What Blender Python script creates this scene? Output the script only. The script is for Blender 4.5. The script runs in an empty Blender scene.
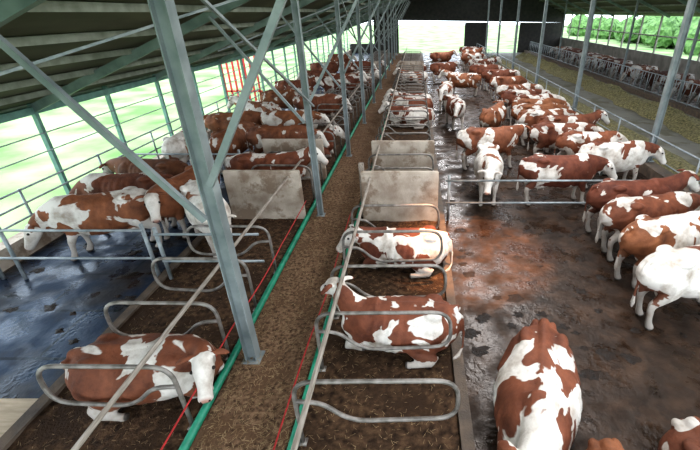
import bpy, bmesh, math, random
from mathutils import Vector, Matrix, noise
rng = random.Random(7)
S = bpy.context.scene
COL = S.collection
S.view_settings.view_transform = 'Standard'
try:
    S.view_settings.look = 'Medium High Contrast'
except Exception:
    S.view_settings.look = 'None'
S.view_settings.exposure = 0.12

# ------------------------------------------------------------------ materials
def newmat(name):
    m = bpy.data.materials.new(name); m.use_nodes = True
    nt = m.node_tree
    return m, nt, nt.nodes['Principled BSDF']

def N(nt, t, **kw):
    n = nt.nodes.new(t)
    for k, v in kw.items():
        setattr(n, k, v)
    return n

def noisy(name, c1, c2, scale=4, rough=(0.5, 0.8), detail=6, bump=0.0, bscale=40, metal=0.0, lo=0.35, hi=0.65, c3=None, s3=1.0, stretch=None, rscale=None, bdist=.03, spec=.5, tint=None):
    m, nt, b = newmat(name)
    L = nt.links.new
    b.inputs['Specular IOR Level'].default_value = spec
    if tint: b.inputs['Specular Tint'].default_value = (*tint, 1)
    tc = N(nt, 'ShaderNodeTexCoord')
    src = tc.outputs['Object']
    if stretch:
        mp = N(nt, 'ShaderNodeMapping'); mp.inputs['Scale'].default_value = stretch
        L(src, mp.inputs['Vector']); src = mp.outputs[0]
    n1 = N(nt, 'ShaderNodeTexNoise'); n1.inputs['Scale'].default_value = scale; n1.inputs['Detail'].default_value = detail
    L(src, n1.inputs['Vector'])
    r = N(nt, 'ShaderNodeValToRGB')
    r.color_ramp.elements[0].position = lo; r.color_ramp.elements[1].position = hi
    r.color_ramp.elements[0].color = (*c1, 1); r.color_ramp.elements[1].color = (*c2, 1)
    L(n1.outputs['Fac'], r.inputs['Fac'])
    out = r.outputs['Color']
    if c3:
        n3 = N(nt, 'ShaderNodeTexNoise'); n3.inputs['Scale'].default_value = s3; n3.inputs['Detail'].default_value = 8
        n3.inputs['Roughness'].default_value = 0.65
        L(src, n3.inputs['Vector'])
        r3 = N(nt, 'ShaderNodeValToRGB')
        r3.color_ramp.elements[0].position = 0.5; r3.color_ramp.elements[1].position = 0.58
        L(n3.outputs['Fac'], r3.inputs['Fac'])
        mx = N(nt, 'ShaderNodeMixRGB'); mx.inputs['Color2'].default_value = (*c3, 1)
        L(r3.outputs['Color'], mx.inputs['Fac']); L(out, mx.inputs['Color1']); out = mx.outputs['Color']
    L(out, b.inputs['Base Color'])
    mr = N(nt, 'ShaderNodeMapRange'); mr.inputs['From Min'].default_value = 0.4; mr.inputs['From Max'].default_value = 0.6
    mr.inputs['To Min'].default_value = rough[0]; mr.inputs['To Max'].default_value = rough[1]
    rsrc = n1.outputs['Fac']
    if rscale:
        nr = N(nt, 'ShaderNodeTexNoise'); nr.inputs['Scale'].default_value = rscale; nr.inputs['Detail'].default_value = 8; nr.inputs['Roughness'].default_value = .6
        L(src, nr.inputs['Vector']); rsrc = nr.outputs['Fac']
    L(rsrc, mr.inputs['Value']); L(mr.outputs[0], b.inputs['Roughness'])
    b.inputs['Metallic'].default_value = metal
    if bump:
        n2 = N(nt, 'ShaderNodeTexNoise'); n2.inputs['Scale'].default_value = bscale; n2.inputs['Detail'].default_value = 5
        L(src, n2.inputs['Vector'])
        bp = N(nt, 'ShaderNodeBump'); bp.inputs['Strength'].default_value = bump; bp.inputs['Distance'].default_value = bdist
        L(n2.outputs['Fac'], bp.inputs['Height']); L(bp.outputs[0], b.inputs['Normal'])
    return m

M_galv = noisy('galvanized_steel', (0.20, 0.23, 0.24), (0.36, 0.39, 0.40), 6, (0.35, 0.55), metal=0.25)
M_bar = noisy('dirty_steel_tube', (0.13, 0.115, 0.10), (0.33, 0.30, 0.27), 7, (0.35, 0.6), metal=0.3)
M_col = noisy('painted_column', (0.17, 0.20, 0.205), (0.29, 0.32, 0.32), 3, (0.4, 0.6), metal=0.1)
M_rafter = noisy('painted_rafter', (0.12, 0.16, 0.15), (0.20, 0.25, 0.23), 3, (0.4, 0.6), metal=0.1)
M_green = noisy('green_plastic', (0.008, 0.14, 0.08), (0.02, 0.26, 0.15), 5, (0.35, 0.5))
M_greenpaint = noisy('green_paint', (0.10, 0.20, 0.17), (0.16, 0.30, 0.25), 5, (0.4, 0.6))
M_red = noisy('red_rope_fibre', (0.35, 0.02, 0.02), (0.55, 0.04, 0.04), 20, (0.5, 0.8))
M_wood = noisy('weathered_wood', (0.20, 0.16, 0.125), (0.38, 0.33, 0.28), 5, (0.7, 0.9), bump=0.3, stretch=(8, 0.8, 8))
M_sunpatch = noisy('sun_patch_beige', (0.42, 0.33, 0.23), (0.58, 0.48, 0.36), 3, (0.6, 0.9), bump=0.2, stretch=(1, 6, 1))  # pale beige colour standing in for sunlight on the floor
M_conc = noisy('cast_concrete', (0.34, 0.27, 0.21), (0.56, 0.49, 0.41), 2.5, (0.7, 0.95), bump=0.25, bscale=25, c3=(0.27, 0.20, 0.145), s3=1.6)
M_curb = noisy('curb_concrete', (0.07, 0.05, 0.036), (0.16, 0.12, 0.09), 5, (0.6, 0.9), bump=0.3)
M_bed = noisy('cubicle_bedding', (0.026, 0.014, 0.008), (0.125, 0.074, 0.043), 9, (0.85, 1.0), detail=12, bump=1.0, bscale=28, c3=(0.052, 0.030, 0.018), s3=1.3, spec=.2)
M_aisle = noisy('chaff_litter', (0.075, 0.042, 0.024), (0.27, 0.17, 0.105), 16, (0.9, 1.0), detail=14, bump=1.0, bscale=45, c3=(.15, .088, .052), s3=2.0, spec=.2)
M_wet = noisy('wet_manure_floor', (0.018, 0.010, 0.006), (0.066, 0.038, 0.024), 2.2, (0.10, 0.75), detail=10, bump=0.5, bscale=11, c3=(0.030, 0.018, 0.012), s3=3.2, rscale=1.5, spec=.4, tint=(1, .92, .86))
M_feed = noisy('feed_alley_concrete', (0.12, 0.11, 0.09), (0.22, 0.21, 0.175), 1.0, (0.6, 0.9), detail=8, bump=0.2, c3=(0.11, 0.10, 0.065), s3=0.7)
M_hay = noisy('hay', (0.07, 0.068, 0.028), (0.30, 0.26, 0.13), 12, (0.9, 1.0), detail=12, bump=1.0, bscale=30)
M_straw = noisy('straw', (0.22, 0.14, 0.07), (0.42, 0.30, 0.17), 10, (0.8, 1.0))
M_roof = noisy('fibre_cement_roof', (0.085, 0.085, 0.055), (0.18, 0.18, 0.12), 1.2, (0.8, 0.95), stretch=(1, 0.35, 1))
M_purlin = noisy('roof_purlin', (0.20, 0.22, 0.17), (0.33, 0.35, 0.29), 4, (0.6, 0.8))
M_wall = noisy('wall_render', (0.20, 0.19, 0.17), (0.33, 0.31, 0.28), 1.5, (0.8, 0.95))
M_gable = noisy('dark_cladding', (0.03, 0.03, 0.028), (0.06, 0.055, 0.05), 3, (0.8, 0.95))
M_grass = noisy('grass', (0.10, 0.22, 0.05), (0.34, 0.46, 0.22), 0.35, (0.9, 1.0), detail=10, bump=0.4, bscale=6)
M_leaf = noisy('foliage', (0.05, 0.12, 0.035), (0.18, 0.32, 0.11), 2.5, (0.8, 1.0), detail=10, bump=1.0, bscale=4)

def mat_rubber():
    m, nt, b = newmat('rubber_mat_floor'); L = nt.links.new
    tc = N(nt, 'ShaderNodeTexCoord')
    n1 = N(nt, 'ShaderNodeTexNoise'); n1.inputs['Scale'].default_value = 1.1; n1.inputs['Detail'].default_value = 10
    L(tc.outputs['Object'], n1.inputs['Vector'])
    r = N(nt, 'ShaderNodeValToRGB'); r.color_ramp.elements[0].position = .47; r.color_ramp.elements[1].position = .62
    r.color_ramp.elements[0].color = (.010, .024, .055, 1); r.color_ramp.elements[1].color = (.028, .021, .018, 1)
    L(n1.outputs['Fac'], r.inputs['Fac'])
    br = N(nt, 'ShaderNodeTexBrick'); br.inputs['Scale'].default_value = 1.0
    br.inputs['Mortar Size'].default_value = 0.03; br.inputs['Brick Width'].default_value = 1.7; br.inputs['Row Height'].default_value = 1.15
    br.inputs['Color1'].default_value = (1, 1, 1, 1); br.inputs['Color2'].default_value = (.75, .75, .75, 1); br.inputs['Mortar'].default_value = (.15, .15, .15, 1)
    L(tc.outputs['Object'], br.inputs['Vector'])
    mx = N(nt, 'ShaderNodeMixRGB', blend_type='MULTIPLY'); mx.inputs['Fac'].default_value = 1
    L(r.outputs['Color'], mx.inputs['Color1']); L(br.outputs['Color'], mx.inputs['Color2'])
    L(mx.outputs[0], b.inputs['Base Color'])
    n3 = N(nt, 'ShaderNodeTexNoise'); n3.inputs['Scale'].default_value = 1.8; n3.inputs['Detail'].default_value = 9
    L(tc.outputs['Object'], n3.inputs['Vector'])
    mr = N(nt, 'ShaderNodeMapRange'); mr.inputs['From Min'].default_value = .42; mr.inputs['From Max'].default_value = .6
    mr.inputs['To Min'].default_value = .2; mr.inputs['To Max'].default_value = .6
    L(n3.outputs['Fac'], mr.inputs['Value']); L(mr.outputs[0], b.inputs['Roughness'])
    b.inputs['Specular Tint'].default_value = (.5, .72, 1, 1)
    b.inputs['Specular IOR Level'].default_value = .5
    v = N(nt, 'ShaderNodeTexNoise'); v.inputs['Scale'].default_value = 14; v.inputs['Detail'].default_value = 4
    L(tc.outputs['Object'], v.inputs['Vector'])
    bp = N(nt, 'ShaderNodeBump'); bp.inputs['Strength'].default_value = .3; bp.inputs['Distance'].default_value = .02
    L(v.outputs['Fac'], bp.inputs['Height']); L(bp.outputs[0], b.inputs['Normal'])
    return m
M_rubber = mat_rubber()

def mat_cow():
    m, nt, b = newmat('cow_hide'); L = nt.links.new
    tc = N(nt, 'ShaderNodeTexCoord'); oi = N(nt, 'ShaderNodeObjectInfo')
    sep = N(nt, 'ShaderNodeSeparateColor'); L(oi.outputs['Color'], sep.inputs[0])
    mul = N(nt, 'ShaderNodeMath', operation='MULTIPLY'); mul.inputs[1].default_value = 61.0
    L(sep.outputs[1], mul.inputs[0])
    add = N(nt, 'ShaderNodeVectorMath', operation='ADD')
    comb = N(nt, 'ShaderNodeCombineXYZ')
    for i in range(3): L(mul.outputs[0], comb.inputs[i])
    L(tc.outputs['Object'], add.inputs[0]); L(comb.outputs[0], add.inputs[1])
    n1 = N(nt, 'ShaderNodeTexNoise'); n1.inputs['Scale'].default_value = 1.8; n1.inputs['Detail'].default_value = 3.5; n1.inputs['Roughness'].default_value = .48
    n1.inputs['Distortion'].default_value = .6
    L(add.outputs[0], n1.inputs['Vector'])
    sub = N(nt, 'ShaderNodeMath', operation='SUBTRACT'); L(n1.outputs['Fac'], sub.inputs[0]); L(sep.outputs[0], sub.inputs[1])
    mr = N(nt, 'ShaderNodeMapRange'); mr.inputs['From Min'].default_value = -.007; mr.inputs['From Max'].default_value = .007
    L(sub.outputs[0], mr.inputs['Value'])
    at = N(nt, 'ShaderNodeAttribute', attribute_name='white')
    n2 = N(nt, 'ShaderNodeTexNoise'); n2.inputs['Scale'].default_value = 5
    L(add.outputs[0], n2.inputs['Vector'])
    m2 = N(nt, 'ShaderNodeMath', operation='MULTIPLY_ADD'); m2.inputs[1].default_value = 1.0; m2.inputs[2].default_value = -.55
    L(n2.outputs['Fac'], m2.inputs[0])
    a2 = N(nt, 'ShaderNodeMath', operation='ADD'); L(at.outputs['Fac'], a2.inputs[0]); L(m2.outputs[0], a2.inputs[1])
    mr2 = N(nt, 'ShaderNodeMapRange'); mr2.inputs['From Min'].default_value = -.02; mr2.inputs['From Max'].default_value = .02
    L(a2.outputs[0], mr2.inputs['Value'])
    mx = N(nt, 'ShaderNodeMath', operation='MAXIMUM'); L(mr.outputs[0], mx.inputs[0]); L(mr2.outputs[0], mx.inputs[1])
    n3 = N(nt, 'ShaderNodeTexNoise'); n3.inputs['Scale'].default_value = 4; n3.inputs['Detail'].default_value = 9; n3.inputs['Roughness'].default_value = .6
    L(tc.outputs['Object'], n3.inputs['Vector'])
    red = N(nt, 'ShaderNodeValToRGB'); red.color_ramp.elements[0].color = (.105, .028, .012, 1); red.color_ramp.elements[1].color = (.285, .086, .036, 1)
    red.color_ramp.elements[0].position = .3; red.color_ramp.elements[1].position = .7
    L(n3.outputs['Fac'], red.inputs['Fac'])
    # each animal's own red: from dark chestnut to light fawn
    hs = N(nt, 'ShaderNodeHueSaturation')
    hr = N(nt, 'ShaderNodeMapRange'); L(oi.outputs['Random'], hr.inputs['Value']); hr.inputs['To Min'].default_value = .495; hr.inputs['To Max'].default_value = .512
    vr = N(nt, 'ShaderNodeMapRange'); L(oi.outputs['Random'], vr.inputs['Value']); vr.inputs['To Min'].default_value = .75; vr.inputs['To Max'].default_value = 1.3
    L(hr.outputs[0], hs.inputs['Hue']); L(vr.outputs[0], hs.inputs['Value']); hs.inputs['Saturation'].default_value = .95
    L(red.outputs['Color'], hs.inputs['Color'])
    wh = N(nt, 'ShaderNodeValToRGB'); wh.color_ramp.elements[0].color = (.40, .33, .27, 1); wh.color_ramp.elements[1].color = (.76, .71, .65, 1)
    wh.color_ramp.elements[0].position = .3; wh.color_ramp.elements[1].position = .55
    L(n3.outputs['Fac'], wh.inputs['Fac'])
    c1 = N(nt, 'ShaderNodeMixRGB'); L(mx.outputs[0], c1.inputs['Fac']); L(hs.outputs['Color'], c1.inputs['Color1']); L(wh.outputs['Color'], c1.inputs['Color2'])
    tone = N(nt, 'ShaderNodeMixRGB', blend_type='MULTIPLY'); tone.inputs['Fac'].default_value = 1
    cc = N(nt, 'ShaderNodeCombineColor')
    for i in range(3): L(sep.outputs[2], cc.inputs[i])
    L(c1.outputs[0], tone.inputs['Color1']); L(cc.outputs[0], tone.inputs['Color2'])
    dt = N(nt, 'ShaderNodeAttribute', attribute_name='dirt')
    dm = N(nt, 'ShaderNodeMath', operation='MULTIPLY'); L(dt.outputs['Fac'], dm.inputs[0]); L(n3.outputs['Fac'], dm.inputs[1])
    cd_ = N(nt, 'ShaderNodeMixRGB'); L(dm.outputs[0], cd_.inputs['Fac']); L(tone.outputs[0], cd_.inputs['Color1']); cd_.inputs['Color2'].default_value = (.09, .055, .035, 1)
    pk = N(nt, 'ShaderNodeAttribute', attribute_name='pink')
    c2 = N(nt, 'ShaderNodeMixRGB'); L(pk.outputs['Fac'], c2.inputs['Fac']); L(cd_.outputs[0], c2.inputs['Color1']); c2.inputs['Color2'].default_value = (.42, .23, .18, 1)
    dk = N(nt, 'ShaderNodeAttribute', attribute_name='dark')
    c3 = N(nt, 'ShaderNodeMixRGB'); L(dk.outputs['Fac'], c3.inputs['Fac']); L(c2.outputs[0], c3.inputs['Color1']); c3.inputs['Color2'].default_value = (.025, .018, .014, 1)
    L(c3.outputs[0], b.inputs['Base Color'])
    b.inputs['Roughness'].default_value = .7
    b.inputs['Specular IOR Level'].default_value = .35
    n4 = N(nt, 'ShaderNodeTexNoise'); n4.inputs['Scale'].default_value = 38; n4.inputs['Detail'].default_value = 5
    L(tc.outputs['Object'], n4.inputs['Vector'])
    bp = N(nt, 'ShaderNodeBump'); bp.inputs['Strength'].default_value = .5; bp.inputs['Distance'].default_value = .014
    L(n4.outputs['Fac'], bp.inputs['Height']); L(bp.outputs[0], b.inputs['Normal'])
    return m
M_cow = mat_cow()

# ------------------------------------------------------------------ mesh helpers
def obj_from_bm(name, bm, mat, smooth=False, loc=(0, 0, 0), rot=(0, 0, 0)):
    me = bpy.data.meshes.new(name); bm.normal_update(); bm.to_mesh(me); bm.free()
    if mat: me.materials.append(mat)
    if smooth:
        me.polygons.foreach_set('use_smooth', [True]*len(me.polygons))
    o = bpy.data.objects.new(name, me); COL.objects.link(o); o.location = loc; o.rotation_euler = rot
    return o

def inst(name, me, loc, rotz=0, scale=1.0):
    o = bpy.data.objects.new(name, me); COL.objects.link(o); o.location = loc; o.rotation_euler = (0, 0, rotz)
    o.scale = (scale,)*3 if not isinstance(scale, tuple) else scale
    return o

def box(bm, x0, x1, y0, y1, z0, z1):
    r = bmesh.ops.create_cube(bm, size=1)
    for v in r['verts']:
        v.co = Vector(((x0+x1)/2+v.co.x*(x1-x0), (y0+y1)/2+v.co.y*(y1-y0), (z0+z1)/2+v.co.z*(z1-z0)))

def beam(bm, a, b, w, h, up=(0, 1, 0)):
    a = Vector(a); b = Vector(b); T = (b-a).normalized(); U = Vector(up); W = T.cross(U).normalized(); U = W.cross(T)
    vs = []
    for p in (a, b):
        for s, t in ((-1, -1), (1, -1), (1, 1), (-1, 1)):
            vs.append(bm.verts.new(p+W*s*w/2+U*t*h/2))
    for f in ((0, 1, 2, 3), (7, 6, 5, 4), (0, 4, 5, 1), (1, 5, 6, 2), (2, 6, 7, 3), (3, 7, 4, 0)):
        bm.faces.new([vs[i] for i in f])

def fillet(pts, r, n=6):
    pts = [Vector(p) for p in pts]; out = [pts[0]]
    for i in range(1, len(pts)-1):
        p = pts[i]; a = pts[i-1]-p; b = pts[i+1]-p
        k = min(r, a.length*.49, b.length*.49)
        A = p+a.normalized()*k; B = p+b.normalized()*k
        for j in range(n+1):
            t = j/n; out.append(A*(1-t)**2+p*2*t*(1-t)+B*t*t)
    out.append(pts[-1]); return out

def tube(bm, pts, r, fr=0.0, seg=10):
    if fr: pts = fillet(pts, fr)
    pts = [Vector(p) for p in pts]
    rings = []; prevU = None
    for i, p in enumerate(pts):
        T = (pts[min(i+1, len(pts)-1)]-pts[max(i-1, 0)]).normalized()
        if prevU is None:
            U = T.orthogonal().normalized()
        else:
            U = (prevU-T*prevU.dot(T)).normalized()
        prevU = U; W = T.cross(U)
        rings.append([bm.verts.new(p+(U*math.cos(a)+W*math.sin(a))*r) for a in [2*math.pi*k/seg for k in range(seg)]])
    for a, b in zip(rings, rings[1:]):
        for k in range(seg):
            bm.faces.new((a[k], a[(k+1) % seg], b[(k+1) % seg], b[k]))
    bm.faces.new(list(reversed(rings[0]))); bm.faces.new(rings[-1])

def sweep(bm, secs, seg=16):
    P = [Vector(s[0]) for s in secs]; rings = []
    n = len(P)
    for i, s in enumerate(secs):
        T = (P[min(i+1, n-1)]-P[max(i-1, 0)]).normalized()
        yaw = s[3] if len(s) > 3 else 0
        W = Vector((-math.sin(yaw), math.cos(yaw), 0)); W = (W-T*W.dot(T)).normalized(); V = W.cross(T)
        rings.append([bm.verts.new(P[i]+W*math.cos(a)*s[2]+V*math.sin(a)*s[1]) for a in [2*math.pi*k/seg for k in range(seg)]])
    for a, b in zip(rings, rings[1:]):
        for k in range(seg):
            bm.faces.new((a[k], a[(k+1) % seg], b[(k+1) % seg], b[k]))
    bm.faces.new(list(reversed(rings[0]))); bm.faces.new(rings[-1])

def ell(bm, c, r):
    res = bmesh.ops.create_icosphere(bm, subdivisions=3, radius=1)
    for v in res['verts']:
        v.co = Vector((c[0]+v.co.x*r[0], c[1]+v.co.y*r[1], c[2]+v.co.z*r[2]))

def seg_dist(p, a, b):
    ab = b-a; t = max(0, min(1, (p-a).dot(ab)/ab.length_squared)); return (p-(a+ab*t)).length

# ------------------------------------------------------------------ cow builder
def build_cow(name, lying=False, yaw=0.0, head_z=1.5, pitch=0.7, stance=0.0, tuck=1.0, voxel=0.021):
    bm = bmesh.new(); legs = []
    if not lying:
        body = [(-1.11, 1.17, .12, .11), (-1.06, 1.12, .24, .21), (-.93, 1.07, .325, .285), (-.74, 1.05, .36, .325), (-.5, 1.00, .395, .345), (-.22, .94, .445, .40),
                (.05, .925, .46, .42), (.3, .935, .45, .39), (.52, .965, .425, .33), (.7, 1.00, .375, .28), (.84, 1.03, .29, .21), (.93, 1.05, .17, .12)]
        base = Vector((.66, 0, 1.14)); br = (.30, .21)
    else:
        body = [(-1.04, .46, .12, .15), (-.97, .46, .26, .28), (-.85, .45, .35, .38), (-.65, .44, .405, .45), (-.35, .43, .425, .52), (0, .42, .42, .54), (.3, .43, .425, .48),
                (.52, .46, .41, .38), (.7, .48, .36, .30), (.84, .50, .27, .22), (.93, .52, .15, .13)]
        base = Vector((.62, 0, .64)); br = (.29, .22)
    sweep(bm, [(Vector((x, 0, z)), rv, rw, 0) for x, z, rv, rw in body], 22)
    ztop = 1.33 if not lying else .80
    for s in (-1, 1):
        ell(bm, (-.60, s*.235, ztop-.01), (.16, .09, .07))
        ell(bm, (-.98, s*.12, ztop-.12), (.09, .06, .07))
        ell(bm, (.50, s*.20, (1.04 if not lying else .52)), (.22, .15, .29))
    sweep(bm, [(Vector((-1.0, 0, ztop-.04)), .05, .07, 0), (Vector((-.6, 0, ztop+.03)), .06, .07, 0), (Vector((0, 0, ztop+.015)), .05, .06, 0), (Vector((.5, 0, ztop+.03)), .06, .07, 0), (Vector((.8, 0, ztop-.05)), .06, .06, 0)], 10)
    dirh = lambda a: Vector((math.cos(a), math.sin(a), 0))
    dz = head_z-base.z
    k1, k2, k3 = (.23, .18, .12) if not lying else (.20, .15, .10)
    p1 = base+dirh(yaw*.3)*k1+Vector((0, 0, dz*.36))
    p2 = p1+dirh(yaw*.7)*k2+Vector((0, 0, dz*.38))
    poll = p2+dirh(yaw)*k3+Vector((0, 0, dz*.26))
    sweep(bm, [(base-Vector((.25, 0, .05)), .36, .25, 0), (base, br[0], br[1], 0), (p1, .245, .17, yaw*.3), (p2, .195, .14, yaw*.7), (poll, .15, .12, yaw)])
    ell(bm, (base.x+.12, 0, base.z-.30), (.16, .08, .16))
    D = Vector((math.cos(yaw)*math.cos(pitch), math.sin(yaw)*math.cos(pitch), -math.sin(pitch)))
    Wd = Vector((-math.sin(yaw), math.cos(yaw), 0)); Up = D.cross(Wd)
    if Up.z < 0: Up = -Up
    q = 1.08
    hp = lambda s, u=0, w=0: poll+D*s*q+Up*u*q+Wd*w*q
    H = lambda s, u, rv, rw: (hp(s, u), rv*q, rw*q, yaw)
    sweep(bm, [H(-.10, -.01, .07, .07), H(-.05, -.01, .12, .115), H(.03, 0, .14, .128), H(.12, -.005, .148, .132), H(.22, -.015, .128, .108),
               H(.32, -.025, .105, .086), H(.40, -.03, .092, .086), H(.465, -.03, .083, .092), H(.505, -.03, .055, .065)])
    for s in (-1, 1):
        sweep(bm, [(hp(-.03, .04, s*.07), .03, .03, yaw+math.pi/2), (hp(-.05, .05, s*.15), .035, .055, yaw+math.pi/2), (hp(-.05, .03, s*.22), .03, .07, yaw+math.pi/2),
                   (hp(-.03, .0, s*.28), .025, .05, yaw+math.pi/2), (hp(-.02, -.02, s*.31), .018, .02, yaw+math.pi/2)], 10)
    if not lying:
        for s in (-1, 1):
            o = stance*s
            L1 = [(Vector((.52, s*.17, .98)), .22, .13), (Vector((.53, s*.195, .76)), .14, .105), (Vector((.57+o*.3, s*.19, .55)), .09, .08), (Vector((.59+o*.6, s*.185, .44)), .078, .073),
                  (Vector((.59+o*.8, s*.185, .36)), .06, .057), (Vector((.59+o, s*.185, .2)), .052, .05), (Vector((.60+o, s*.185, .13)), .062, .06), (Vector((.63+o, s*.185, .06)), .07, .065), (Vector((.65+o, s*.185, .0)), .08, .07)]
            L2 = [(Vector((-.78, s*.18, 1.10)), .27, .16), (Vector((-.71, s*.20, .90)), .26, .15), (Vector((-.68-o*.2, s*.205, .74)), .20, .12), (Vector((-.79-o*.5, s*.19, .62)), .12, .08), (Vector((-.90-o*.8, s*.175, .52)), .085, .062),
                  (Vector((-.90-o*.9, s*.175, .43)), .067, .056), (Vector((-.87-o, s*.175, .25)), .055, .052), (Vector((-.85-o, s*.175, .14)), .062, .06), (Vector((-.81-o, s*.175, .06)), .07, .065), (Vector((-.79-o, s*.175, .0)), .08, .07)]
            sweep(bm, L1, 14); sweep(bm, L2, 14)
            legs += [[a[0] for a in L1[3:]], [a[0] for a in L2[4:]]]
        ell(bm, (-.52, 0, .60), (.22, .16, .15))
        for sx in (-1, 1):
            for s in (-1, 1):
                tube(bm, [(-.52+sx*.08, s*.07, .52), (-.52+sx*.08, s*.075, .41)], .018)
        sweep(bm, [(Vector((-1.0, 0, 1.32)), .05, .05), (Vector((-1.11, 0, 1.29)), .045, .045), (Vector((-1.17, .01, 1.12)), .03, .03), (Vector((-1.17, .02, .8)), .025, .025), (Vector((-1.16, .02, .6)), .03, .03),
                   (Vector((-1.15, .02, .48)), .05, .045), (Vector((-1.15, .02, .36)), .02, .02)], 8)
        tuft = (Vector((-1.16, .02, .6)), Vector((-1.15, .02, .36)))
    else:
        for s in (-1, 1):
            L1 = [(Vector((.5, s*.25, .38)), .2, .16), (Vector((.68, s*.26, .23)), .13, .11), (Vector((.82, s*.22, .14)), .085, .08), (Vector((.86, s*.20, .09)), .07, .066), (Vector((.74, s*.19, .07)), .056, .056), (Vector((.64, s*.21, .06)), .056, .056), (Vector((.54, s*.23, .06)), .06, .062)]
            sweep(bm, L1, 12); legs.append([a[0] for a in L1[3:]])
            w = -.07 if s > 0 else -.12; w = w*tuck-(tuck-1)*.12
            L2 = [(Vector((-.72, s*.24, .44)), .29, .21), (Vector((-.45, s*.40, .34)), .23, .16), (Vector((-.22, s*(.50+w), .25)), .15, .13), (Vector((-.42, s*(.56+w), .17)), .12, .095), (Vector((-.66, s*(.58+w), .10)), .085, .075),
                  (Vector((-.58, s*(.61+w), .075)), .066, .062), (Vector((-.38, s*(.63+w), .06)), .054, .054), (Vector((-.26, s*(.64+w), .06)), .058, .055), (Vector((-.15, s*(.64+w), .055)), .06, .062)]
            sweep(bm, L2, 12); legs.append([a[0] for a in L2[4:]])
        sweep(bm, [(Vector((-.95, 0, .70)), .05, .05), (Vector((-1.07, .02, .60)), .045, .045), (Vector((-1.11, .08, .35)), .03, .03), (Vector((-1.10, .2, .12)), .028, .028), (Vector((-1.02, .34, .06)), .045, .045), (Vector((-.92, .42, .05)), .03, .03)], 8)
        tuft = (Vector((-1.02, .34, .06)), Vector((-.92, .42, .05)))
    me = bpy.data.meshes.new(name+'_raw'); bmesh.ops.recalc_face_normals(bm, faces=bm.faces); bm.to_mesh(me); bm.free()
    o = bpy.data.objects.new('tmp', me); COL.objects.link(o)
    md = o.modifiers.new('r', 'REMESH'); md.mode = 'VOXEL'; md.voxel_size = voxel
    dg = bpy.context.evaluated_depsgraph_get(); dg.update()
    me2 = bpy.data.meshes.new_from_object(o.evaluated_get(dg))
    bpy.data.objects.remove(o); bpy.data.meshes.remove(me)
    bm = bmesh.new(); bm.from_mesh(me2)
    for _ in range(5):
        bmesh.ops.smooth_vert(bm, verts=bm.verts, factor=.5, use_axis_x=True, use_axis_y=True, use_axis_z=True)
    for v in bm.verts:
        p = v.co
        fz = 1.12 if not lying else .64
        for s in (-1, 1):
            d = (p-Vector((-.40, s*(.36 if not lying else .45), fz))).length
            if d < .22: p.y -= s*.055*(1-d/.22)
            d = (p-Vector((.28, s*.40, fz-.12))).length
            if d < .2: p.y -= s*.03*(1-d/.2)
            if p.y*s > .15 and -.25 < p.x < .45:
                p.y += s*.006*math.sin(p.x*48+p.z*6)
        if p.z < 0.004: p.z = 0.004
    nb = len(bm.verts)
    for s in (-1, 1):
        for c, r in ((hp(.13, .045, s*.120), .026), (hp(.49, .0, s*.045), .017)):
            ell(bm, c, (r, r, r))
    bm.verts.ensure_lookup_table()
    ntot = len(bm.verts)
    white = [0.0]*ntot; pink = [0.0]*ntot; dark = [0.0]*ntot; dirt = [0.0]*ntot
    h0, h1 = hp(.08), hp(.5)
    tip = hp(.51, -.02)
    for i, v in enumerate(bm.verts):
        p = v.co
        if i >= nb: dark[i] = 1; white[i] = -2; continue
        w = -2.0
        w = max(w, (.20-seg_dist(p, h0, h1))*8)
        if not lying:
            w = max(w, (.46-p.z)*3)
            if abs(p.y) < .22 and p.x > -.8: w = max(w, (.56-p.z)*3)
            if p.z < .045: dark[i] = .9
            dirt[i] = max(0, min(1, (.75-p.z)*1.5))
            if p.x < -.75: dirt[i] = max(dirt[i], min(1, max(0, (1.15-p.z)*1.2)))
        else:
            w = max(w, (.16-p.z)*3)
            dirt[i] = max(0, min(1, (.38-p.z)*2.6))
        for lg in legs:
            for a, b in zip(lg, lg[1:]):
                w = max(w, (.10-seg_dist(p, a, b))*5)
            if lying and seg_dist(p, lg[-1], lg[-1]+Vector((.001, 0, 0))) < .07: dark[i] = .9
        w = max(w, (.07-seg_dist(p, *tuft))*6)
        white[i] = w
        pink[i] = max(0, min(1, (.10-(p-tip).length)*25))
    me = bpy.data.meshes.new(name)
    for f in bm.faces: f.smooth = True
    bm.to_mesh(me); bm.free(); bpy.data.meshes.remove(me2)
    for nm, arr in (('white', white), ('pink', pink), ('dark', dark), ('dirt', dirt)):
        a = me.attributes.new(nm, 'FLOAT', 'POINT'); a.data.foreach_set('value', arr)
    me.materials.append(M_cow)
    return me

T = {
    'up': build_cow('cow_up', yaw=.1, head_z=1.45, pitch=.75, stance=.06),
    'left': build_cow('cow_left', yaw=.7, head_z=1.30, pitch=.85, stance=-.08),
    'right': build_cow('cow_right', yaw=-.6, head_z=1.25, pitch=.9, stance=.10),
    'low': build_cow('cow_low', yaw=.15, head_z=.85, pitch=1.0, stance=.09),
    'level': build_cow('cow_level', yaw=-.15, head_z=1.15, pitch=.85, stance=-.05),
    'lie_up': build_cow('cow_lie_up', lying=True, yaw=.25, head_z=1.0, pitch=.7),
    'lie_back': build_cow('cow_lie_back', lying=True, yaw=-.75, head_z=1.05, pitch=.55),
    'lie_turn': build_cow('cow_lie_turn', lying=True, yaw=-1.3, head_z=.80, pitch=.6),
    'lie_side': build_cow('cow_lie_side', lying=True, yaw=.35, head_z=.86, pitch=.75),
    'lie_tuck': build_cow('cow_lie_tuck', lying=True, yaw=-.3, head_z=.80, pitch=.8, tuck=2.2),
}
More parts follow.
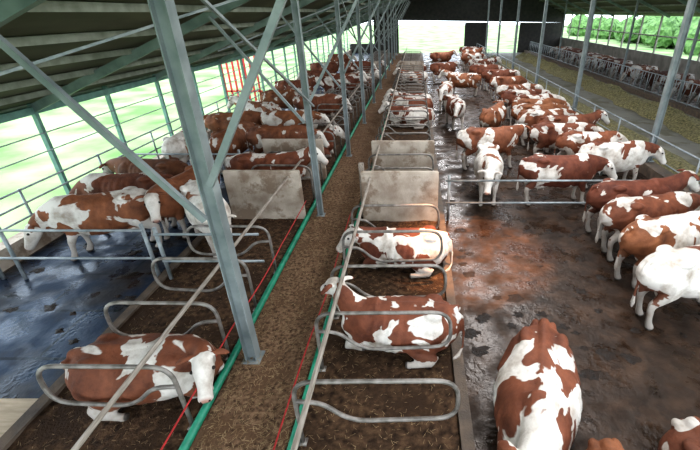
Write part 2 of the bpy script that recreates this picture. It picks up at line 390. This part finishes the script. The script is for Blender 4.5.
def cow(kind, x, y, deg, thr=.56, seed=None, tone=1.0, z=0.0, sc=1.0):
    o = inst('cow', T[kind], (x, y, z), math.radians(deg), sc)
    o.color = (thr, rng.random() if seed is None else seed, tone, 1)
    return o

BED = 0.12
# near, lying
cow('lie_tuck', 1.50, 3.45, -108, .51, .13, 1.0, 0, (1.10, 1.0, 1.15))
cow('lie_up', 2.02, 1.74, -90, .62, .4, .9, 0, 1.0)
cow('lie_up', 3.16, 2.0, -84, .60, .52, .75, 0, 1.0)
cow('lie_back', -.30, 4.84, 178, .50, .21, 1.0, BED, .92)
cow('lie_side', -.30, 7.12, 180, .50, .33, 1.0, BED, .92)
cow('lie_turn', -3.62, 3.95, 4, .55, .47, .9, BED, .95)
# right pen near group
cow('level', 4.75, 5.65, 14, .43, .11)
cow('up', 4.95, 6.80, 16, .50, .25)
cow('level', 5.0, 7.75, 12, .56, .66, .9)
cow('up', 5.1, 8.62, 6, .62, .71, .95)
# behind the right gate
cow('level', 2.02, 10.85, -96, .40, .17)
cow('level', 3.95, 10.45, 2, .51, .83)
cow('left', 2.5, 13.4, 8, .52, .59)
cow('level', 6.0, 11.7, 4, .47, .29)
y = 12.85; k = 0
while y < 30:
    cow(rng.choice(['up', 'level', 'low', 'right']), 5.45+rng.uniform(-.35, .3), y, rng.uniform(-10, 10), rng.uniform(.50, .64), None, rng.uniform(.85, 1.1))
    y += rng.uniform(1.0, 1.25) if y < 20 else rng.uniform(1.4, 3.4)
while y < 50:
    cow(rng.choice(['up', 'level']), 5.3+rng.uniform(-.6, .6), y, rng.uniform(-30, 30), rng.uniform(.52, .64)); y += rng.uniform(3.0, 5.5)
for x, yy, d, t in [(1.75, 18.9, -80, .47), (1.55, 22.9, -100, .47), (2.9, 27, 170, .57), (3.2, 16.9, 60, .57), (2.1, 33, 20, .6), (2.4, 42, 10, .6)]:
    cow(rng.choice(['up', 'level', 'left', 'right']), x, yy, d, t)
# left pen
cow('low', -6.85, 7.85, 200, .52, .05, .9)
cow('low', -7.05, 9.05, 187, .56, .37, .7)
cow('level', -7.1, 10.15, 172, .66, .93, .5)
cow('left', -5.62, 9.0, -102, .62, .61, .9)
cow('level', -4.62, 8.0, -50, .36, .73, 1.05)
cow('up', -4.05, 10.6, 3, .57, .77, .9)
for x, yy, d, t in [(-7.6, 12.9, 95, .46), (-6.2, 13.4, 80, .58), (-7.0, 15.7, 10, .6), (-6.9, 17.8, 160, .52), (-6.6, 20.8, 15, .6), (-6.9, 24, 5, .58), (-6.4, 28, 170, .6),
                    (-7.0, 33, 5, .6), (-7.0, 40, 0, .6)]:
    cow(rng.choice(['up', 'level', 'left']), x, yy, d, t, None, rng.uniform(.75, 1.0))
LL = [3.35+1.15*i for i in range(38)]
LR = [3.14+1.15*i for i in range(38)]
for i in range(8, 30):
    yy = LL[i]+.575
    if min(abs(yy-12.0), abs(yy-33.7)) < .55: continue
    r = rng.random()
    if r < .28: cow(rng.choice(['up', 'level']), -4.5+rng.uniform(-.3, .05), yy, rng.uniform(-3, 3), rng.uniform(.52, .64), None, rng.uniform(.75, 1.0), BED)
    elif r < .55: cow('lie_up', -3.98, yy, rng.uniform(-4, 4), rng.uniform(.48, .6), None, 1, BED)
for i in range(8, 30):
    yy = LR[i]+.575
    if rng.random() < .36 and abs(yy-33.6) > .6: cow('lie_up', -.3, yy, 180+rng.uniform(-4, 4), rng.uniform(.46, .58), None, 1, BED)
# across the feed alley
y = 11.2
while y < 50:
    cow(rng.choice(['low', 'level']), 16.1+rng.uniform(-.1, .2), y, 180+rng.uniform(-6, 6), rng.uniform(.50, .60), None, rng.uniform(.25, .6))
    y += rng.choice([1.25, 1.3, 1.4, 2.6])

# ------------------------------------------------------------------ ground and floors
YE = 58.0; Y0 = -3.0
def slab(name, x0, x1, y0, y1, z0, z1, mat):
    bm = bmesh.new(); box(bm, x0, x1, y0, y1, z0, z1); return obj_from_bm(name, bm, mat)
slab('ground', -120, 120, -60, 200, -.6, -.30, M_grass)
slab('floor', -9.0, 19.0, Y0, YE, -.30, -.004, M_curb)
slab('floor_alley_left', -8.6, -5.14, Y0, YE, -.003, 0.0, M_rubber)
slab('floor_alley_right', .70, 7.55, Y0, YE, -.003, 0.0, M_wet)
slab('floor_feed_alley', 8.0, 14.2, Y0, YE, -.003, .06, M_feed)
slab('floor_far_pen', 14.6, 18.7, Y0, YE, -.003, 0.0, M_wet)
slab('painted_sun_patch', -6.2, -5.2, 3.15, 3.85, .0, .02, M_sunpatch)  # thin pale slab: sunlit floor patch put in as colour
def rough_slab(name, x0, x1, y0, y1, z, mat, amp, nx, ny):
    bm = bmesh.new(); g = []
    for j in range(ny+1):
        row = []
        for i in range(nx+1):
            x = x0+(x1-x0)*i/nx; yv = y0+(y1-y0)*j/ny
            row.append(bm.verts.new((x, yv, z+amp*noise.noise(Vector((x*3, yv*3, z*7)))+amp*.5*noise.noise(Vector((x*9, yv*9, 3))))))
        g.append(row)
    for j in range(ny):
        for i in range(nx):
            bm.faces.new((g[j][i], g[j][i+1], g[j+1][i+1], g[j+1][i]))
    return obj_from_bm(name, bm, mat, True)
rough_slab('bedding_right_row', -1.5, .54, 0, YE-2, BED-.01, M_bed, .03, 22, 400)
rough_slab('bedding_left_row', -4.98, -2.75, 0, YE-2, BED-.01, M_bed, .03, 24, 400)
rough_slab('aisle_litter', -2.75, -1.5, 0, YE-2, BED+.0, M_aisle, .035, 16, 500)
slab('curb_right_row', .54, .70, 0, YE-2, -.002, .17, M_curb)
slab('curb_left_row', -5.14, -4.98, 0, YE-2, -.002, .16, M_curb)
slab('curb_feed', 7.55, 8.0, Y0, YE, -.002, .34, M_curb)
slab('curb_far_feed', 14.2, 14.6, Y0, YE, -.002, .34, M_curb)

bm = bmesh.new()
def sliver(x, y, z, l, w):
    a = rng.uniform(0, math.pi); d = Vector((math.cos(a), math.sin(a), rng.uniform(-.15, .15)))*l/2; n = Vector((-math.sin(a), math.cos(a), 0))*w/2
    p = Vector((x, y, z)); f = [bm.verts.new(p+q) for q in (-d-n, d-n, d+n, -d+n)]; bm.faces.new(f)
for i in range(9000):
    r = rng.random(); yv = 2.0+11*rng.random()**1.3
    if r < .6: sliver(rng.uniform(-2.7, -1.5), yv, BED+.035+rng.random()*.01, rng.uniform(.03, .08), .005)
    elif r < .8: sliver(rng.uniform(-1.45, .5), yv, BED+.025, rng.uniform(.03, .07), .004)
    else: sliver(rng.uniform(-4.9, -2.8), yv, BED+.025, rng.uniform(.03, .07), .004)
obj_from_bm('straw_litter', bm, M_straw)

bm = bmesh.new()
for i in range(160):
    x = rng.choice([rng.uniform(.9, 6.8), rng.uniform(.9, 3.8), rng.uniform(-8.2, -5.4)]); yv = rng.uniform(2.5, 14); R = rng.uniform(.05, .16)
    c = bm.verts.new((x, yv, .03)); ring = []
    for k in range(16):
        a = 2*math.pi*k/16; rr = R*(1+.9*noise.noise(Vector((math.cos(a)*2+x, math.sin(a)*2+yv, 0)))); ring.append(bm.verts.new((x+math.cos(a)*rr, yv+math.sin(a)*rr*.8, .002)))
    for k in range(16): bm.faces.new((c, ring[k], ring[(k+1) % 16]))
obj_from_bm('manure_pats', bm, noisy('manure', (.010, .006, .004), (.03, .018, .012), 12, (.35, .7), bump=.6, spec=.3), True)

def mound(name, xc, w, h, y0, y1):
    bm = bmesh.new(); g = []; ny = int((y1-y0)*5); nx = 12
    for j in range(ny+1):
        row = []; yv = y0+(y1-y0)*j/ny
        ww = w*(1+.5*noise.noise(Vector((0, yv*.5, xc))))
        for i in range(nx+1):
            t = i/nx*2-1
            z = .05+h*max(0, 1-t*t)*(1+.9*noise.noise(Vector((t*2, yv*1.1, xc))))+.06*noise.noise(Vector((t*9, yv*6, 2)))*(1-t*t)
            row.append(bm.verts.new((xc+t*ww/2, yv, z)))
        g.append(row)
    for j in range(ny):
        for i in range(nx): bm.faces.new((g[j][i], g[j][i+1], g[j+1][i+1], g[j+1][i]))
    obj_from_bm(name, bm, M_hay, True)
mound('hay_windrow', 12.7, 2.2, .38, 4, 52)
mound('hay_windrow', 9.0, 1.5, .16, 12, 52)

# ------------------------------------------------------------------ cubicle hardware
def divider_mesh(sgn):
    bm = bmesh.new()
    L = 1.86 if sgn > 0 else 1.58
    f = lambda x, z: (sgn*x, 0, z)
    tube(bm, [f(0.0, .0), f(0.0, 1.06), f(L, 1.08), f(L+.02, .46), f(.62, .40), f(.30, .72), f(.0, .74)], .027, .26, 10)
    box(bm, *(sorted((sgn*-.05, sgn*.05))), -.05, .05, 0, .02)
    me = bpy.data.meshes.new('cubicle_divider'); bm.normal_update(); bm.to_mesh(me); bm.free(); me.materials.append(M_bar)
    for p in me.polygons: p.use_smooth = True
    return me
dR = divider_mesh(1); dL = divider_mesh(-1)
for yv in [LR[0]-1.15]+LR:
    if yv > 47 or abs(yv-8.9) < .1 or abs(yv-33.6) < .3 or abs(yv-11.75) < .2: continue
    inst('cubicle_divider', dR, (-1.40, yv, BED-.01))
for yv in [LL[0]-1.15]+LL:
    if yv > 47 or abs(yv-7.95) < .1 or abs(yv-9.1) < .1 or abs(yv-12) < .9 and yv > 11.7 or abs(yv-33.7) < .3: continue
    inst('cubicle_divider', dL, (-2.86, yv, BED-.01))
bm = bmesh.new(); tube(bm, [(-1.49, 0, .21), (-1.49, YE-8, .21)], .055, 0, 12); obj_from_bm('brisket_pipe', bm, M_green, True)
bm = bmesh.new(); tube(bm, [(-2.77, 0, .21), (-2.77, YE-8, .21)], .055, 0, 12); obj_from_bm('brisket_pipe', bm, M_green, True)
bm = bmesh.new(); tube(bm, [(-1.12, 0, 1.28), (-1.12, YE-8, 1.28)], .03, 0, 10); obj_from_bm('neck_rail', bm, M_wood, True)
bm = bmesh.new(); tube(bm, [(-3.15, 0, 1.24), (-3.15, YE-8, 1.24)], .03, 0, 10); obj_from_bm('neck_rail', bm, M_wood, True)
def rope(name, x, z, y0, y1):
    bm = bmesh.new(); pts = []
    n = 60
    for i in range(n+1):
        yv = y0+(y1-y0)*i/n; pts.append((x+.02*math.sin(yv*1.3), yv, z-.03*abs(math.sin(yv*math.pi/2.3))))
    tube(bm, pts, .011, 0, 6); obj_from_bm(name, bm, M_red, True)
rope('red_rope', -2.70, .72, 0, 9.0); rope('red_rope', -1.62, .42, 0, 9.0)

def cwall(x0, x1, y, h):
    bm = bmesh.new(); box(bm, x0, x1, y-.06, y+.06, BED-.06, h)
    bmesh.ops.bevel(bm, geom=bm.edges[:], offset=.02, segments=2, affect='EDGES')
    obj_from_bm('concrete_partition', bm, M_conc)
for y_ in (9.15, 11.75):
    cwall(-1.36, .52, y_, 1.42)
cwall(-4.72, -2.86, 9.27, 1.40); cwall(-4.7, -2.86, 12.0, 1.40)
cwall(-1.36, .52, 33.6, 1.42); cwall(-4.7, -2.86, 33.7, 1.40)
bm = bmesh.new(); box(bm, -1.42, -1.30, 9.30, 9.42, .12, 1.55); obj_from_bm('wooden_post', bm, M_wood)

def gate(name, x0, x1, y, rails, posts, r=.026):
    bm = bmesh.new()
    for z in rails: tube(bm, [(x0, y, z), (x1, y, z)], r, 0, 10)
    for px in posts: tube(bm, [(px, y+.035, 0), (px, y+.035, max(rails)+.12)], r*1.4, 0, 10)
    obj_from_bm(name, bm, M_galv, True)
gate('pen_gate', .72, 7.5, 9.3, (.52, 1.12), (.8, 7.4))
gate('pen_gate', -8.5, -5.2, 6.7, (.52, 1.14), (-8.4, -7.95, -5.22))
gate('pen_gate', -4.9, -2.95, 6.55, (.55, 1.14), (-4.88, ))
gate('pen_gate', -8.5, -5.2, 11.4, (.52, 1.12), (-8.4, -5.22))

def barrier(name, x, y0, y1, step, ztop, diag):
    bm = bmesh.new()
    tube(bm, [(x, y0, ztop), (x, y1, ztop)], .03, 0, 8); tube(bm, [(x, y0, .45), (x, y1, .45)], .03, 0, 8)
    yv = y0; i = 0
    while yv < y1:
        tube(bm, [(x, yv, .34 if i % 6 == 0 else .45), (x, yv, ztop)], .022, 0, 6)
        if diag: tube(bm, [(x, yv+step*.95, .45), (x, yv+step*.5, ztop)], .018, 0, 6)
        yv += step; i += 1
    obj_from_bm(name, bm, M_galv, True)
barrier('feed_barrier', 14.4, 4, 56, .75, 1.5, True)
bm = bmesh.new()
tube(bm, [(7.7, 2, 1.25), (7.7, 56, 1.25)], .028, 0, 8)
tube(bm, [(7.7, 2, .62), (7.7, 56, .62)], .022, 0, 8)
for i in range(23): tube(bm, [(7.7, 3.2+i*2.43, .33), (7.7, 3.2+i*2.43, 1.28)], .03, 0, 8)
obj_from_bm('feed_rail', bm, M_galv, True)

# ------------------------------------------------------------------ steel structure
RIDX, RIDZ = 7.0, 9.64
EAVE = (-9.3, 2.80); REAVE = (19.2, 4.52)
zl = lambda x: EAVE[1]+(RIDZ-EAVE[1])*(x-EAVE[0])/(RIDX-EAVE[0])
zr = lambda x: REAVE[1]+(RIDZ-REAVE[1])*(REAVE[0]-x)/(REAVE[0]-RIDX)
def hcol(name, x, y, z1, s=.2, z0=0.0):
    bm = bmesh.new(); h = z1-z0
    box(bm, -s/2, -s/2+.015, -s/2, s/2, 0, h); box(bm, s/2-.015, s/2, -s/2, s/2, 0, h); box(bm, -s/2+.015, s/2-.015, -.012, .012, 0, h)
    box(bm, -s*.8, s*.8, -s*.8, s*.8, 0, .03)
    return obj_from_bm(name, bm, M_col, loc=(x, y, z0))
FY = [4.5+4.9*i for i in range(11)]
for i, yv in enumerate(FY):
    hcol('steel_column', -2.5, yv, zl(-2.5)-.1, .135 if i else .17, .11)
for yv in [13.1+7.35*i for i in range(6)]:
    hcol('steel_column', 7.83, yv, zr(7.8)-.1, .17, .34)
for yv in [9.0+7.35*i for i in range(7)]:
    hcol('steel_column', 14.9, yv, zr(14.9)-.1, .12)
for i, yv in enumerate([-.4]+FY):
    bm = bmesh.new()
    beam(bm, (-8.8, yv, zl(-8.8)-.17), (RIDX, yv, RIDZ-.17), .18, .10)
    beam(bm, (18.9, yv, zr(18.9)-.17), (RIDX, yv, RIDZ-.17), .18, .10)
    obj_from_bm('roof_rafter', bm, M_rafter)
    if i:
        bm = bmesh.new(); t = .075 if i == 1 else .055
        beam(bm, (-2.58, yv-.13, 2.55), (-4.25, yv-.13, zl(-4.25)-.2), t, .06)
        beam(bm, (-2.42, yv-.13, 3.0), (-.75, yv-.13, zl(-.75)-.6), t, .06)
        obj_from_bm('knee_brace', bm, M_col)
bm = bmesh.new()
for i in range(0, 8, 2):
    a, b_ = FY[i], FY[i+1]
    beam(bm, (-2.36, a, 5.2), (-2.36, b_, 2.9), .04, .04, (1, 0, 0))
    beam(bm, (-6.5, a, zl(-6.5)-.3), (-2.6, b_, zl(-2.6)-.3), .04, .04, (0, 0, 1))
obj_from_bm('wind_brace', bm, M_galv)
bm = bmesh.new()
x = -9.0
while x < RIDX-.3:
    box(bm, x-.04, x+.04, Y0, YE, zl(x)-.12, zl(x)-.005); x += .95
x = RIDX+.4
while x < 19:
    box(bm, x-.04, x+.04, Y0, YE, zr(x)-.12, zr(x)-.005); x += 1.0
obj_from_bm('roof_purlins', bm, M_purlin)
def rslab(name, x0, z0, x1, z1):
    bm = bmesh.new()
    vs = [bm.verts.new(p) for p in ((x0, Y0, z0), (x1, Y0, z1), (x1, YE+.5, z1), (x0, YE+.5, z0), (x0, Y0, z0+.08), (x1, Y0, z1+.08), (x1, YE+.5, z1+.08), (x0, YE+.5, z0+.08))]
    for f in ((3, 2, 1, 0), (4, 5, 6, 7), (0, 1, 5, 4), (1, 2, 6, 5), (2, 3, 7, 6), (3, 0, 4, 7)): bm.faces.new([vs[i] for i in f])
    obj_from_bm(name, bm, M_roof)
rslab('ceiling', EAVE[0], EAVE[1], RIDX-.6, zl(RIDX-.6))
rslab('ceiling', RIDX+.6, zr(RIDX+.6), REAVE[0], REAVE[1])

slab('wall_left', -8.95, -8.65, Y0, YE, -.002, .42, M_conc)
bm = bmesh.new()
yv = -.4
while yv < YE:
    box(bm, -8.85, -8.75, yv-.045, yv+.045, .42, zl(-8.8)-.05); yv += 2.45
box(bm, -8.86, -8.74, Y0, YE, zl(-8.8)-.28, zl(-8.8)-.12)
obj_from_bm('side_wall_frame', bm, M_greenpaint)
bm = bmesh.new()
for z in (.75, 1.05, 1.35): tube(bm, [(-8.7, Y0, z), (-8.7, YE, z)], .024, 0, 8)
for z in (1.9, 2.3): tube(bm, [(-8.72, Y0, z), (-8.72, YE, z)], .014, 0, 6)
yv = 0.8
while yv < YE: tube(bm, [(-8.7, yv, .42), (-8.7, yv, 1.38)], .028, 0, 8); yv += 2.45
obj_from_bm('side_rail', bm, M_galv, True)
slab('wall_right', 18.7, 18.95, Y0, YE, -.002, 1.9, M_wall)
bm = bmesh.new(); yv = 0
while yv < YE: box(bm, 18.78, 18.9, yv-.06, yv+.06, 1.9, zr(18.8)-.05); yv += 2.9
box(bm, 18.76, 18.92, Y0, YE, 3.1, 3.18)
obj_from_bm('window_right_frame', bm, M_wall)
bm = bmesh.new()
box(bm, -8.9, -5.6, YE, YE+.2, 0, 1.1)
box(bm, -5.6, -2.4, YE, YE+.2, 0, 3.9)
box(bm, 6.2, 9.2, YE, YE+.2, 0, 3.6); box(bm, 13.3, 18.8, YE, YE+.2, 0, 3.6)
vs = [bm.verts.new((x_, YE+.1, z_)) for x_, z_ in ((-8.0, 3.2), (-5.6, 3.9), (18.8, 3.6), (18.8, zr(18.8)), (RIDX, RIDZ), (-8.0, zl(-8.0)))]
bm.faces.new(vs)
obj_from_bm('wall_back', bm, M_gable)
bm = bmesh.new()
for i in range(7): box(bm, -11.9+i*.35, -11.8+i*.35, 26, 26.08, -.3, 2.6)
box(bm, -12, -9.6, 26, 26.06, 2.5, 2.6); box(bm, -12, -9.6, 26, 26.06, .4, .5)
obj_from_bm('red_gate', bm, M_red)
def hedge(name, x0, x1, y0, y1, h, n):
    bm = bmesh.new()
    for i in range(n):
        c = Vector((rng.uniform(x0, x1), rng.uniform(y0, y1), h*rng.uniform(.25, .5))); R = h*rng.uniform(.35, .6)
        res = bmesh.ops.create_icosphere(bm, subdivisions=3, radius=R)
        for v in res['verts']:
            d = v.co.normalized(); v.co = c+v.co*(1+.35*noise.noise(d*3+c))
    obj_from_bm(name, bm, M_leaf)
hedge('hedge_row', 38, 44, 0, 120, 4.5, 50)
hedge('hedge_row', -44, -40, 30, 140, 4.0, 40)

# ------------------------------------------------------------------ light
w = bpy.data.worlds.new('World'); S.world = w; w.use_nodes = True
bg = w.node_tree.nodes['Background']; bg.inputs['Color'].default_value = (.82, .91, 1, 1); bg.inputs['Strength'].default_value = 3.7
def area(name, loc, sx, sy, e, col=(1, 1, 1), rot=(0, 0, 0)):
    l = bpy.data.lights.new(name, 'AREA'); l.shape = 'RECTANGLE'; l.size = sx; l.size_y = sy; l.energy = e; l.color = col
    o = bpy.data.objects.new(name, l); COL.objects.link(o); o.location = loc; o.rotation_euler = rot
for yv, e in ((5, 440), (14, 520), (26, 640), (42, 950)):
    area('added_fill', (3.0, yv, 7.2), 2, 8, e, (.98, .98, 1))  # unseen area fills added under the roof to brighten the interior
def spot(name, loc, tgt, e, ang, col, blend=.25):
    l = bpy.data.lights.new(name, 'SPOT'); l.energy = e; l.spot_size = math.radians(ang); l.spot_blend = blend; l.color = col; l.shadow_soft_size = .05
    o = bpy.data.objects.new(name, l); COL.objects.link(o); o.location = loc
    o.rotation_euler = (Vector(tgt)-Vector(loc)).to_track_quat('-Z', 'Y').to_euler()
spot('added_sun_spot', (2.0, 7.6, 6.6), (1.15, 7.7, 0), 4200, 36, (1, .46, .18), .6)  # unseen warm spot added in place of sunlight on the alley floor

# ------------------------------------------------------------------ camera
cd = bpy.data.cameras.new('camera'); cam = bpy.data.objects.new('camera', cd); COL.objects.link(cam)
cam.location = (0, 0, 4.8); cam.rotation_euler = (math.radians(90-27.86), 0, 0)
cd.sensor_width = 36; cd.lens = 403/700*36; cd.shift_x = -(417-350)/700; cd.clip_end = 400
S.camera = cam
